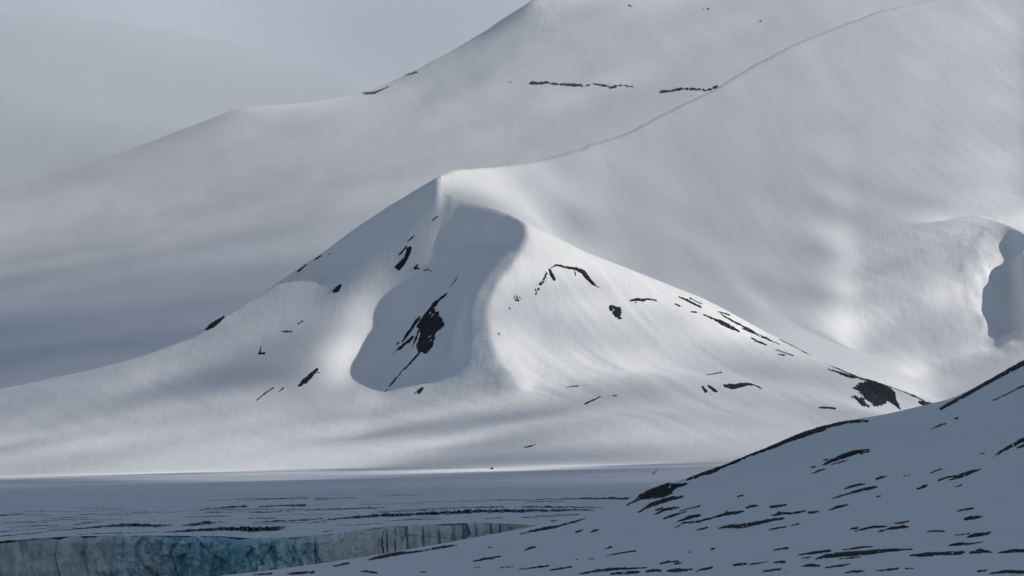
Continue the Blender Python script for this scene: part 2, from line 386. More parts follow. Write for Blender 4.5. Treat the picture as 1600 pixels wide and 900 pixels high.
me, _ = mesh_grid('hill', H.X, H.Y, H.h, M_hill, None)
hill = link('hill', me, kind='structure', label='near snow hillside in shade, scattered with dark slivers of bare stony ground', category='hillside')

# ------------------------------------------------------------------ sea and the ground sheet
def bsea(t, b):
    bumps(t, b, [(noise_at(t, .5, 6, (1, .5, 1)), .25, 1.0)])
M_sea = mat('sea_water', (.02, .04, .055), .12, bsea)
x = np.array([-45000., 45000.]); Xs, Ys = np.meshgrid(x, np.array([-30000., 60000.]))
me, _ = mesh_grid('sea', Xs, Ys, Xs*0, M_sea, smooth=False)
link('sea', me, kind='structure', label='dark fjord water below the ice cliff', category='sea')

# ------------------------------------------------------------------ outcrops: bare rock standing a little proud of the snow
def seg_sdf(P, U_, V_):
    """signed reach of a strip (u, v, half width)...: positive inside"""
    best = np.full(U_.shape, -1e9)
    if len(P) == 1: P = [P[0], (P[0][0]+.8, P[0][1], P[0][2])]
    for (a, b, r0), (c, d, r1) in zip(P[:-1], P[1:]):
        dx_, dy_ = c-a, d-b; L2 = dx_*dx_+dy_*dy_+1e-9
        t = np.clip(((U_-a)*dx_+(V_-b)*dy_)/L2, 0, 1)
        best = np.maximum(best, (r0+(r1-r0)*t)-np.hypot(U_-a-dx_*t, V_-b-dy_*t))
    return best
def poly_sdf(P, U_, V_):
    d = np.full(U_.shape, 1e9); ins = np.zeros(U_.shape, bool); n = len(P)
    for i in range(n):
        (a, b), (c, e) = P[i], P[(i+1) % n]
        dx_, dy_ = c-a, e-b; L2 = dx_*dx_+dy_*dy_+1e-9
        t = np.clip(((U_-a)*dx_+(V_-b)*dy_)/L2, 0, 1)
        d = np.minimum(d, np.hypot(U_-a-dx_*t, V_-b-dy_*t))
        cr = ((b > V_) != (e > V_)) & (U_ < (c-a)*(V_-b)/((e-b) if e != b else 1e-9)+a)
        ins ^= cr
    return np.where(ins, d, -d)
rs = [0]
def outcrop(field, shapes, parent, material, name='rock_outcrop', step=.5, rough=1.3, relief=1.3, grow=.4, d0=None, d1=None, label=None, fall=0.0, stretch=3.0):
    """shapes: strips and outlines of one outcrop, draped on the ground of field"""
    rs[0] += 1
    pu = [p[0] for s_ in shapes for p in s_]; pv = [p[1] for s_ in shapes for p in s_]
    m_ = 7
    U_, V_ = np.meshgrid(np.arange(min(pu)-m_, max(pu)+m_, step), np.arange(min(pv)-m_, max(pv)+m_, step))
    sd_ = np.full(U_.shape, -1e9)
    for s_ in shapes:
        sd_ = np.maximum(sd_, poly_sdf(s_, U_, V_) if len(s_[0]) == 2 else seg_sdf(s_, U_, V_))
    D, gap = field.hit(U_.ravel(), V_.ravel(), d0, d1)
    D = D.reshape(U_.shape); gap = gap.reshape(U_.shape)
    xx = (U_-800)/FPX*D; zz = field.at(xx, D)
    px_m = D/FPX                                  # metres per pixel at that range
    # ragged edge, finer along the fall line
    ca, sa = math.cos(fall), math.sin(fall)
    a1 = (U_*ca+V_*sa)/stretch; a2 = (-U_*sa+V_*ca)
    sd_ = sd_+grow+rough*(fbm(a1/2.2+rs[0]*9.7, a2/2.2, 4, 200+rs[0], .65)*1.5)
    sp = fbm(a1/.9+rs[0]*5.3, a2/1.1, 3, 800+rs[0], .7)
    sd_ = np.maximum(sd_, np.where(sd_ > -4.5, (sp-.34+sd_*.07)*6, -9))
    hole = fbm(a1/1.6+rs[0]*3.1, a2/2.6, 4, 700+rs[0], .6)
    sd_ = np.where(hole > .52, np.minimum(sd_, (.57-hole)*20), sd_)
    ok = (sd_ > 0) & (gap < 4*px_m)
    rise = np.clip(sd_/2.5, -.3, 1)*relief*px_m*(.9+.9*fbm(U_/3+5, V_/3, 4, 300+rs[0]))
    co = np.stack([xx, D, zz+rise+.25*px_m*relief], -1)
    cell_ = ok[:-1, :-1] & ok[1:, :-1] & ok[:-1, 1:] & ok[1:, 1:]
    dd = np.maximum(np.abs(D[1:, :-1]-D[:-1, :-1]), np.abs(D[:-1, 1:]-D[:-1, :-1]))
    cell_ &= dd < 160*px_m[:-1, :-1]*step
    if cell_.sum() < 1: return None
    # outer ring dips under the snow
    padded = np.pad(cell_, 1); inner = padded[:-1, :-1] & padded[1:, :-1] & padded[:-1, 1:] & padded[1:, 1:]
    touch = padded[:-1, :-1] | padded[1:, :-1] | padded[:-1, 1:] | padded[1:, 1:]
    edge = touch & ~inner
    co[..., 2] = np.where(edge, np.minimum(co[..., 2], zz+.12*px_m), co[..., 2])
    # body goes down into the ground: a lower copy closes it into a solid
    ny, nx = U_.shape; idx = np.arange(ny*nx).reshape(ny, nx)
    q = np.stack([idx[:-1, :-1], idx[1:, :-1], idx[1:, 1:], idx[:-1, 1:]], -1)[cell_]
    low = co.copy(); low[..., 2] = zz-2.5*px_m*relief-.5
    n0 = ny*nx
    e = np.concatenate([q[:, [i, (i+1) % 4]] for i in range(4)])
    key = e[:, 0].astype(np.int64)*(2*n0)+e[:, 1]; rkey = e[:, 1].astype(np.int64)*(2*n0)+e[:, 0]
    be = e[~np.isin(key, rkey)]
    sk = np.stack([be[:, 1], be[:, 0], be[:, 0]+n0, be[:, 1]+n0], -1)
    q = np.concatenate([q, sk])
    allc = np.concatenate([co.reshape(-1, 3), low.reshape(-1, 3)])
    me, _ = mesh_raw(name, allc, q, material, smooth=False)
    o = link(name, me, parent)
    if label: o['label'] = label
    return o

FD = R(-50)      # fall line of the left face in the picture plane
fa = dict(parent=peak, material=M_rock, d1=7300)
def P_(shapes, label=None, **k):
    kw = dict(fa); kw.update(k); return outcrop(F, shapes, label=label, **kw)
P_([[(700, 457), (697, 462), (688, 470), (679, 480), (681, 487), (686, 487), (687, 493), (691, 497), (692, 502), (695, 508), (689, 515), (683, 518), (680, 525), (677, 537), (672, 548), (667, 553), (659, 551), (652, 549), (651, 540),
     (653, 532), (656, 520), (653, 512), (650, 510), (653, 505), (661, 493), (668, 485), (675, 474), (688, 464)],
    [(655, 497, 2.2), (640, 518, 2.6), (630, 532, 1.6), (619, 538, .6)], [(645, 527, 2), (632, 538, 2.6), (614, 551, .5)], [(656, 515, 1.6), (648, 533, 2), (644, 543, .8)],
    [(656, 550, 1.3), (640, 568, 1.0), (620, 590, .7), (602, 611, .4)]], 'largest outcrop, ragged black buttress with a thin tail in the middle of the peak', fall=FD, rough=1.7, stretch=4)
P_([[(716, 430, .4), (712, 437, .6), (704, 448, .4)]], fall=FD, rough=.4)
P_([[(641, 384), (644, 388), (638, 404), (634, 410), (631, 415), (625, 422), (622, 423), (620, 420), (616, 418), (622, 412), (630, 403), (634, 396), (636, 388)], [(635, 385, 1.2), (624, 398, 1.0)], [(648, 368, .5), (642, 373, 1.4), (637, 378, .5)]],
   'forked black outcrop high on the shaded face under the summit', fall=FD, rough=.7)
P_([[(653, 413, .6), (648, 420, 1.8), (655, 419, 1.2)]], fall=FD, rough=.5); P_([[(663, 423, .8), (668, 421, .5), (674, 424, .4)]], rough=.3)
P_([[(684, 338, .5), (676, 344, .9)]], rough=.3)
P_([[(532, 446, 2), (527, 452, 4), (522, 455, 2.5)]], 'lone oval outcrop below the upper left ridge', fall=FD, rough=.6)
for s_ in ([(516, 396, .7), (514, 398, .7)], [(501, 400, 1.2), (492, 406, .9)], [(478, 414, .9), (466, 424, 1.6)]): P_([s_], rough=.4)
P_([[(349, 495, 2), (340, 501, 4.5), (330, 509, 4), (322, 515, 1.2)]], 'black outcrop on the lower shoulder of the left ridge', rough=.6)
P_([[(473, 501, .4), (466, 506, .8)]], rough=.3); P_([[(441, 518, .4), (452, 518, 1.2), (458, 518, .4)]], rough=.6)
P_([[(408, 540, .5), (407, 548, .8), (405, 553, 1.3), (413, 552, 1.5)]], rough=.4)
P_([[(495, 577, 2.2), (485, 588, 3.2), (475, 597, 3.6), (467, 603, 1.5)], [(498, 582, 1)]], 'outcrop low on the left face with a notch in it', fall=FD)
P_([[(427, 606, .7), (415, 614, .8), (401, 626, .4)]], rough=.3); P_([[(443, 606, .9), (436, 612, .8)]], rough=.5)
P_([[(660, 607, 1.8), (655, 612, 3)]], rough=.5)
fb = R(40)
P_([[(862, 418, .6), (870, 414, 1.2), (885, 418, 1.6), (900, 420, 2.5), (911, 425, 3.4), (918, 434, 3.4), (926, 443, 2), (935, 449, .5)], [(898, 422, .8), (899, 430, .6)]], 'arched black outcrop on the sunlit right face', fall=fb, rough=.7)
P_([[(859, 422, 2), (862, 430, 2.8), (866, 436, 2.2)]], 'speckled outcrop at the left foot of the arched one', rough=1.1, fall=R(70))
P_([[(858, 422, 3), (846, 443, 5), (836, 460, 3)]], 'loose scatter of dark specks below the arched outcrop', rough=5, grow=-2.6, stretch=1.4, fall=R(70), step=.4)
P_([[(806, 460, .8), (810, 470, 1.0)], [(803, 463, .6), (807, 470, .6)], [(812, 464, .8), (815, 468, .6)]], rough=.8, fall=R(70)); P_([[(796, 482, .8)]], rough=.3)
P_([[(953, 477), (962, 478), (969, 480), (971, 488), (970, 495), (973, 500), (965, 498), (960, 494), (957, 487), (951, 484)]], 'square ragged outcrop alone on the sunlit face', rough=2.0)
P_([[(985, 470, .8), (995, 468, 1.8), (1005, 469, 2.0), (1012, 467, 1.2), (1025, 470, 1.0)], [(993, 473, .8)]], rough=.8)
P_([[(1061, 464, .8), (1075, 470, 1.5), (1095, 480, 1.0)], [(1078, 466, .6), (1097, 475, .6)]], rough=.6, fall=R(27)); P_([[(1055, 475, .8), (1062, 478, 1.2)]], rough=.4); P_([[(1080, 487, .7), (1088, 488, 1.1)]], rough=.4)
P_([[(1100, 492, .8), (1115, 498, 1.6), (1130, 505, 3.2), (1143, 512, 2.8), (1155, 518, .8)]], 'long black outcrop slanting down beside the right ridge', rough=.9, fall=R(30))
P_([[(1125, 490, .6), (1145, 502, 1.2), (1165, 512, 1.6), (1190, 526, 1.2), (1218, 538, .5)], [(1160, 513, .8), (1180, 522, 1.0), (1205, 533, .6)], [(1122, 487, .5), (1140, 492, .8)]], rough=.8, fall=R(28), stretch=5)
P_([[(1174, 528, .8), (1185, 534, 1.4), (1198, 539, .8)]], rough=.6, fall=R(28)); P_([[(1212, 546, .5), (1240, 556, .6)]], rough=.4, fall=R(20)); P_([[(1218, 554, .8), (1226, 555, .8)]], rough=.3)
P_([[(1217, 530, .5), (1240, 541, .7), (1268, 556, .5)]], rough=.5, fall=R(28), stretch=5)
P_([[(1290, 567, .5), (1320, 581, .9), (1345, 592, 1.3)]], rough=.5, fall=R(25), stretch=5)
P_([[(1295, 577, 1.2), (1308, 581, 1.2), (1320, 586, 2.4), (1335, 590, 2)]], rough=.9, fall=R(20))
P_([[(1338, 602), (1345, 598), (1360, 595), (1380, 600), (1395, 608), (1400, 616), (1403, 628), (1406, 638), (1398, 634), (1388, 628), (1380, 632), (1372, 636), (1365, 632), (1350, 622), (1342, 612), (1335, 606)], [(1333, 620, 1.5), (1345, 626, 4), (1357, 635, 1.5)]],
   'wide black outcrop near the low end of the right ridge', rough=2.6, fall=R(52), stretch=5)
P_([[(1345, 592, 1.3), (1370, 597, 1.6), (1400, 606, 1.6), (1430, 619, 1.6), (1458, 632, 1.6)], [(1437, 628, 2.2), (1448, 632, 4.6), (1458, 638, 3)]], 'black outcrop capping the last drop of the right ridge', rough=.7, fall=R(25))
P_([[(1098, 605, 1.6), (1103, 611, 2.4)], [(1107, 603, 1.6), (1115, 609, 2.4), (1120, 612, 1)]], rough=.8); P_([[(1132, 602, 1.6), (1145, 604, 4), (1160, 602, 3.2), (1170, 600, 1.2), (1180, 602, 1.0), (1190, 607, 1.2)]], 'outcrop with a thin hooked end on the lower shaded apron', rough=1.0)
P_([[(1105, 586, .4), (1120, 583, .6), (1127, 582, 1.1)]], rough=.4); P_([[(1280, 637, .6), (1290, 637, 1.6), (1305, 638, 1.4)]], rough=.7)
P_([[(914, 631, .8), (925, 626, 1.0), (938, 620, .6)]], rough=.6); P_([[(958, 619, .9), (964, 618, .6)]], rough=.3); P_([[(820, 699, 1.0), (830, 697, .8), (838, 694, .4)]], rough=.5); P_([[(886, 605, .4), (903, 603, .6)]], rough=.3)
P_([[(779, 521, 1.0), (781, 524, .7)]], rough=.3)
# on the slope behind
pb = dict(parent=back, d0=7100)
P_([[(1562, 341, .8), (1575, 346, 2.2), (1590, 354, 2.8), (1606, 362, 2.6)]], 'long outcrop below the sunlit knoll at the edge of the slope', rough=.7, fall=R(25), **pb)
P_([[(1405, 368, .5), (1415, 367, 1)]], rough=.3, **pb); P_([[(1391, 384, .8), (1396, 385, .6)]], rough=.3, **pb)
P_([[(1061, 167, 1)]], rough=.2, **pb); P_([[(1342, 88, .7)]], rough=.2, **pb); P_([[(1183, 99, 1.2), (1187, 97, .6)]], rough=.2, **pb)  # last one: dark patch for the bluish notch in the cornice, not bare rock
# on the far mountain
pa = dict(parent=far, material=M_rock, step=.5, stretch=1.3, grow=.5)
outcrop(A, [[(831, 130, 2.6), (842, 130, 1.7), (855, 129, 1.2), (872, 132, 1.2), (890, 132, 1.3), (902, 133, 1.7), (915, 134, .7), (930, 131, .6), (945, 134, 1), (957, 137, 1.7), (965, 134, .8), (975, 133, .7), (989, 136, .4)]], label='long thin rock band across the far face', rough=2.0, **pa)
outcrop(A, [[(1033, 143, 2.1), (1045, 143, .7), (1057, 140, 2), (1070, 139, 1), (1083, 139, 1.7), (1098, 140, .9), (1102, 142, 1.6), (1122, 135, 1.3)]], label='shorter rock band cut off by the nearer ridge', rough=2.0, **pa)
outcrop(A, [[(567, 145, .5), (575, 146, 1.6), (585, 145, 1.7), (597, 140, .8), (608, 135, .4)]], label='curved rock sliver just under the far skyline', rough=.4, **pa)
outcrop(A, [[(632, 117, .9), (636, 114, 1.2), (642, 116, .8), (648, 113, 1.0), (652, 113, .6)]], label='small wavy rock ledge on the far skyline', rough=.3, **pa)
for s_ in ([(983, 8, 1), (986, 10, .7)], [(1098, 14, .6)], [(1106, 14, .9)], [(1188, 33, 1)], [(797, 128, .7)]): outcrop(A, [s_], rough=.4, **pa)
# on the near hillside
T = dict(parent=hill, material=M_rockn, name='stony_patch', d0=820, d1=1560, relief=1.0, stretch=3.2)
def h_(shapes, label=None, rough=1.05, fall=R(-14), **k): return outcrop(H, shapes, label=label, rough=rough, fall=fall, **T, **k)
h_([[(992, 779), (1005, 768), (1020, 758), (1040, 754), (1058, 756), (1073, 754), (1075, 757), (1060, 762), (1050, 768), (1052, 772), (1040, 776), (1020, 780), (1005, 780)],
    [(980, 789, .8), (1000, 779, 1.5), (1020, 776, 1.5)]], 'largest black patch on the shoulder of the hillside', fall=R(-22))
h_([[(997, 801, .8), (1015, 790, 3), (1035, 783, 3.6), (1050, 779, 3), (1066, 776, 1.2)]], 'long patch just below the largest one', fall=R(-22))
h_([[(1075, 749.1, 2.2), (1095, 740.6, 3.4), (1112, 736.6, 3.8), (1125, 730.6, 2.4), (1150, 721.1, 2.2), (1170, 711.6, 2), (1190, 704.6, 2.4)]], 'thin black edge along the hill crest', fall=R(-22))
h_([[(1190, 704.6, 2.4), (1210, 696.6, 2.8), (1225, 690.6, 3.4), (1245, 681.6, 4.6), (1265, 674.6, 5.4), (1285, 668.6, 4.6), (1300, 663.6, 3.6), (1320, 659.6, 2.8), (1355, 657.6, 1.9)]], 'thick black cap along the middle of the hill crest', fall=R(-20))
h_([[(1470, 638.6, 2.2), (1490, 627.6, 2.6), (1510, 616.6, 3), (1530, 604.6, 3.4), (1560, 587.6, 3.8), (1580, 576.6, 4.4), (1608, 561.6, 5.2)]], 'black edge along the steep upper hill crest', fall=R(-30), rough=.5)
h_([[(575, 875, .8), (590, 871.5, 2), (605, 868, 2.4), (625, 864.5, 2.4), (645, 862.5, 1.5), (660, 860.5, 1)]], 'dark edge of the hill in front of the ice cliff'); h_([[(664, 860, 1), (690, 855, 2), (715, 852, .8)]])
h_([[(813, 834.5, .6), (830, 830, 2), (850, 826, 2.2), (870, 822.5, 1.6), (890, 817.5, 1.2), (915, 810, .8)]], 'dark edge of the hill where the ice cliff ends')
strips = '''1022 804 .8 1040 796 2.2 1060 793 1.2|1024 797 1.2 1035 794 1.6|1037 811 .8 1052 805 1.8 1072 799 .8|1063 798 .6 1093 791 1|1058 815 .8 1075 809 2.6 1093 805 1.6
1055 825 .5 1068 817 1.2 1090 815 1.6 1110 810 1.2 1130 804 2.2 1150 801 2.4 1162 799 .8|1120 826 .4 1135 823 2 1160 822 3.6 1185 817 2.6 1210 812 2.2 1225 810 1|1166 793 1 1175 791 1.8 1183 790 .8
1203 792 1.2 1215 791 2.2 1228 789 1.2|1205 806 .8 1218 802 2.6 1235 802 1.2 1250 800 1.8 1258 798 1|1263 801 1 1270 801 1.7 1280 799 .6|1202 828 .7 1215 825 1.3 1228 823 .7|1237 822 .7 1247 819 1.3
1152 776 .7 1160 774 1.1|1089 828 .7 1105 824 1.1|1135 799 .8|923 831 .7 930 829 1.5 935 828 .9|900 832 .8 910 828 1.1|945 858 .8 955 855 1.3|948 868 .4 970 864 .9 993 861 1.3|901 874 .9|920 874 1 927 873 1
1032 881 .9 1045 878 1.6 1060 877 1|1055 881 1.3 1065 880 1|1078 863 .9|1112 858 1 1117 857 .6|905 897 .8 930 892 1.8 960 889 2.2 990 888 1.2 1010 887 .6|955 897 1.3 975 895 2.2 998 894 1.8|1010 893 1.3 1020 891 2.2 1033 892 1.2
1043 892 1.3 1060 891 3.2 1082 890 1|1088 893 1 1098 890 1.6 1112 887 1.7|1145 883 1 1158 882 1.8 1167 881 1|1172 882 .8 1185 880 1.3 1198 878 .4|1208 860 .7 1218 858 1.3 1230 856 1.3|1210 879 .8 1220 878 2.2 1227 878 .9
1192 893 .9 1205 891 1.3 1220 889 .9|1228 893 .9|1248 867 .6 1270 864 2.2 1297 861 1.8|1253 872 .6 1268 871 .9|1275 873 .8 1290 869 3 1320 866 3.6 1360 863 3.6 1385 860 2.6 1425 858 .8|1252 885 .8 1268 883 2.6 1280 884 1.2
1290 887 .8 1310 884 1.7 1328 882 .8|1318 859 .6 1340 856 1.6 1362 854 .6|1312 873 .6 1345 870 .9|1320 895 .9 1335 893 1.7 1350 893 .9|1370 892 .6 1390 890 1.6 1403 888 1.3|1415 889 1 1428 888 .8
1423 868 1.2 1445 867 3 1470 865 2.6 1500 864 2.6 1507 863 1|1515 864 1.2 1530 861 3.4 1550 863 .8|1560 864 .8 1580 861 2.6 1608 860 2.6|1528 893 1.3 1540 892 1.3|1545 897 .8 1570 893 2.2 1608 894 2.6
1267 731 .7 1273 729 1.1|1266 741 .5 1280 735 1.3 1290 733 .5|1287 719 1.3 1293 718 1.3|1345 709 .9 1358 705 .9|1300 726 .6 1325 719 .7|1368 749 .9 1377 746 1.8 1386 744 .6|1320 764 .9 1335 759 1.8 1351 756 .8
1300 779 .6 1320 773 1.3 1345 766 2.2 1362 762 1.8 1370 761 .6|1370 776 .7 1376 775 .7|1295 797 .6 1310 792 2.2 1325 789 1|1412 744 .5 1422 742 .5|1454 739 .7 1470 733 1.1|1466 751 .9 1480 746 1.3 1494 743 .9
1484 750 .9 1505 742 3 1520 737 2.2 1531 733 .8|1433 764 .9 1443 760 2.4 1448 759 1.3|1492 761 .6 1502 758 .9|1553 713 .6 1565 705 1.8 1585 694 2.6 1608 683 2.8|1590 700 1.6 1608 691 2.2|1532 710 .9 1538 708 .9
1456 670 .9 1468 665 1.3 1478 662 .9|1492 655 .9 1496 653 1.3|1550 627 .6 1575 615 .9 1608 599 1.8|1495 799 .9 1510 796 1.1 1520 794 .9|1508 811 1.8 1520 809 3.4 1535 807 1.3|1448 831 .5 1460 830 1.1 1475 830 .9
1493 836 .9 1515 834 .9|1512 839 .9 1525 836 3 1540 834 2.2 1548 831 .9|1484 852 .9 1500 850 2.2 1515 850 .9 1535 847 .7|1330 826 1.3 1340 825 1.1|1336 830 .7 1355 825 1.8 1365 823 2.2 1385 823 .9
1372 831 .7 1390 826 1.8 1410 823 2.2 1420 823 1.1|1398 818 .9 1420 815 1.1|397 898 .9 410 897 1.3 425 896 .9|450 897 .9 465 895.5 1.7 490 894 1.5|522 885 .9 535 882 1.5 545 880 1.5|565 893 .9 573 893 1.6 588 895 .9
740 877 .9 755 874 1.3 770 872 1.8 782 869 .9|820 860 .9 830 856 1.6 837 855 .9|762 856 .9 768 855 .9|812 890 .6 835 887 1.1 857 884 1.1|860 891 1 875 888 1.3 893 886 1|743 887 .9 750 886 .9|782 887 .6 803 885 .7|658 894 .9 666 893 .9'''
strips = [[tuple(float(a) for a in s_.split()[i:i+3]) for i in range(0, len(s_.split()), 3)] for s_ in strips.replace('\n', '|').split('|')]
h_([[(1285, 727, .8), (1300, 720, 2.6), (1320, 712, 3.6), (1340, 706, 3), (1357, 702, .8)]], 'long tapering patch alone on the upper hillside', fall=R(-20))
for s_ in strips: h_([s_], rough=.9, step=.5)

# ------------------------------------------------------------------ crevasses: raised wedges, the shade inside the cracks painted dark on their fronts
def bcre(t, b):
    c = ramp(t, noise_at(t, .5, 6, (1, .2, .1), rough=.7), [(.35, (.04, .065, .09)), (.55, (.16, .22, .27)), (.72, (.36, .45, .50))])
    t.links.new(c, b.inputs['Base Color'])
M_cre = mat('crevasse_shade_ice', (.05, .08, .1), .6, bcre)  # dark tones stand in for the shade deep in a crack
cr_ = '''0 805 1.4 30 804 1.2 38 803 .3|0 817 .5 75 816 .5|0 831 1.2 30 829 .4|0 838 1.4 50 834 1.1 80 829 1.1 115 827 1.5 155 823 2 200 820 4 245 822 3.2 270 820 .8|285 821 2 300 820 3.2 320 817 4 345 816 .8 360 817 .3
115 820 .6 130 817 1.5 165 815 .6|120 835 .8 190 833 .9 250 831 .6|255 832 .8 300 829 3 350 826 4.5 400 827 5.5 435 826 6 452 821 .6|285 808 .7 360 806 1|310 796 .7 350 793 2 385 791 2.8 388 791 .5
405 792 1.6 440 790 2 478 789 2.8 480 789 .4|320 801 .8 350 800 1|390 801 1 420 800 1.5 460 797 .9 500 796 1.4 545 795 1.5 605 793 1|385 810 .8 432 809 1.3|395 817 .6 430 814 2 450 814 1 480 812 2.4 505 810 .6
380 782 .6 440 779 .9 485 779 .7|492 780 1.8 520 779 .9 560 778 1|490 816 .5 530 810 2.2 560 808 3 600 805 3.5 640 804 3.8 700 801 4.2 740 799 4.2 790 798 4.6 830 798 4 900 797 2 945 797 .6|503 831 1.4 520 829 .8
655 795 .5 690 794 .8 740 793 1 785 792 1.8 788 792 .3|815 792 1.6 860 792 1.8 950 793 .8|720 783 .5 800 781 .9 870 780 1.2 920 779 2 990 779 2.8|820 784 .9 880 783 .8|755 811 .6 785 809 1.3|815 809 .9 850 807 1 940 802 .8
120 795 .4 190 794 .4|525 821 .5 560 820 .9 600 817 .5|600 815 .6 640 812 1 690 811 .6|160 806 .4 230 803 .5|560 789 .4 620 787 .6 660 787 .4|860 815 .8 900 813 1.2 940 811 .6|590 800 .5 640 798 .9 700 796 .5'''
rg = random.Random(12)
for k_ in range(26):
    u0 = rg.uniform(-20, 850); v0 = 812-28*(u0/1000)+rg.uniform(-22, 20); ln = rg.uniform(50, 190)
    cr_ += '|%.0f %.1f .3 %.0f %.1f %.2f %.0f %.1f .3' % (u0, v0, u0+ln/2, v0-1.5-ln*.012, rg.uniform(.45, .85), u0+ln, v0-1-ln*.012)
for k, s_ in enumerate(cr_.replace('\n', '|').split('|')):
    a = [float(q_) for q_ in s_.split()]; P = [(a[i], a[i+1], a[i+2]) for i in range(0, len(a), 3)]
    n = int((P[-1][0]-P[0][0])*1.6)+4
    u_ = np.linspace(P[0][0], P[-1][0], n); pu = [p[0] for p in P]
    v_ = np.interp(u_, pu, [p[1] for p in P])+fbm(u_/9, u_*0+k, 3, 400+k)*.9
    w_ = np.interp(u_, pu, [p[2] for p in P])*(1+fbm(u_/3.3, u_*0+k, 4, 500+k)*.9); w_[0] = w_[-1] = .05; w_ = np.clip(w_, .05, 9)
    D, _g = G.hit(u_, v_+w_*.5, 3040 if True else None, 6000)
    xx = (u_-800)/FPX*D; z0 = G.at(xx, D); hh = w_*D/FPX*1.15
    yb = D+fbm(u_/2.1, u_*0, 3, 600+k)*1.5
    back_len = 14+hh*8
    rows = [np.stack([xx, yb, z0-2.5], -1), np.stack([xx, yb+hh*.15, z0+hh*.55], -1), np.stack([xx, yb+hh*.1, z0+hh], -1), np.stack([xx, yb+back_len*.3, z0+hh*.9+.0*back_len], -1),
            np.stack([xx, yb+back_len, G.at(xx, yb+back_len)-.3], -1)]
    co = np.stack(rows); nr, nn = co.shape[:2]
    idx = np.arange(nr*nn).reshape(nr, nn)
    q = np.stack([idx[:-1, :-1], idx[:-1, 1:], idx[1:, 1:], idx[1:, :-1]], -1)
    mi = np.repeat([0, 0, 1, 1], nn-1)
    me, _ = mesh_raw('crevasse', co.reshape(-1, 3), q.reshape(-1, 4), [M_cre, M_glacier], False, mi)
    link('crevasse', me, glacier)

# ------------------------------------------------------------------ boulder at the foot of the peak
def boulder(u, v, r_px, label):
    D, _g = G.hit([u], [v+1.5], 3040, 6400); D = float(D[0]); x_, y_, z_ = W3(u, v+1, D); r = r_px*D/FPX
    bpy.ops.mesh.primitive_ico_sphere_add(subdivisions=3, radius=1); o = bpy.context.object; o.name = 'boulder'
    for vv in o.data.vertices:
        c = vv.co; n_ = 1+.35*math.sin(3.1*c.x+1.3*c.z)*math.cos(2.3*c.y+c.x)+random.uniform(-.05, .05)
        vv.co = (c.x*r*1.5*n_+c.z*r*.5, c.y*r*1.2*n_, c.z*r*.9*n_)
    o.data.materials.append(M_rock); o.location = (x_, y_, z_)
    o['label'] = label; o['category'] = 'boulder'
random.seed(4)
boulder(768, 731.5, 2.0, 'small lone dark boulder on the bright snow line at the foot of the peak')

# ------------------------------------------------------------------ seagull
def loft(name, rings, mat_, parent):
    co = np.array(rings); nr, nk = co.shape[:2]; idx = np.arange(nr*nk).reshape(nr, nk)
    q = np.stack([idx[:-1], np.roll(idx, -1, 1)[:-1], np.roll(idx, -1, 1)[1:], idx[1:]], -1).reshape(-1, 4)
    me, _ = mesh_raw(name, co.reshape(-1, 3), q, mat_); return link(name, me, parent)
M_gull = mat('gull_plumage', (.3, .28, .27), .8, lambda t, b: t.links.new(ramp(t, noise_at(t, 30, 3), [(.4, (.20, .18, .17)), (.6, (.36, .33, .31))]), b.inputs['Base Color']))
M_bill = mat('gull_bill', (.25, .16, .04), .5)
gx, gy, gz = W3(1021, 740, 370)
gull = bpy.data.objects.new('seagull', None); C.objects.link(gull); gull.location = (gx, gy, gz); gull.rotation_euler = (R(6), R(4), R(72))
gull['label'] = 'grey seagull in flight, one wing raised, over the shaded glacier'; gull['category'] = 'seagull'
def ring(cx, cy, cz, ry, rz, n=12): return [(cx, cy+ry*math.cos(a), cz+rz*math.sin(a)) for a in [2*math.pi*i/n for i in range(n)]]
loft('body', [ring(-.24, 0, .01, .004, .003), ring(-.22, 0, .01, .05, .010), ring(-.14, 0, .0, .04, .03), ring(-.04, 0, -.01, .06, .055), ring(.06, 0, -.005, .058, .055), ring(.13, 0, .012, .038, .038), ring(.17, 0, .024, .033, .034), ring(.205, 0, .024, .022, .022), ring(.22, 0, .022, .008, .009)], M_gull, gull)
loft('bill', [ring(.216, 0, .02, .009, .009, 8), ring(.24, 0, .018, .006, .007, 8), ring(.262, 0, .010, .001, .002, 8)], M_bill, gull)
def wing(side, a1, a2):
    rings = []; y = .04; z = .02
    for k in range(13):
        t = k/12; ang = a1 if t < .45 else a2
        ch = (.15-.03*t) if t < .45 else .14*(1-(t-.45)/.55)**.7+.006
        xc = .05+.10*min(t/.45, 1)-.26*max(0, t-.45)/.55
        rings.append([(xc-ch*(1-c)/2*1.3, side*(y), z+h_*ch) for c, h_ in ((1, 0), (.5, .07), (-.3, .05), (-1, 0), (-.3, -.005), (.5, -.01))])
        y += .055*math.cos(ang); z += .055*math.sin(ang)
    loft('wing', rings, M_gull, gull)
wing(-1, R(58), R(46)); wing(1, R(14), R(-4))

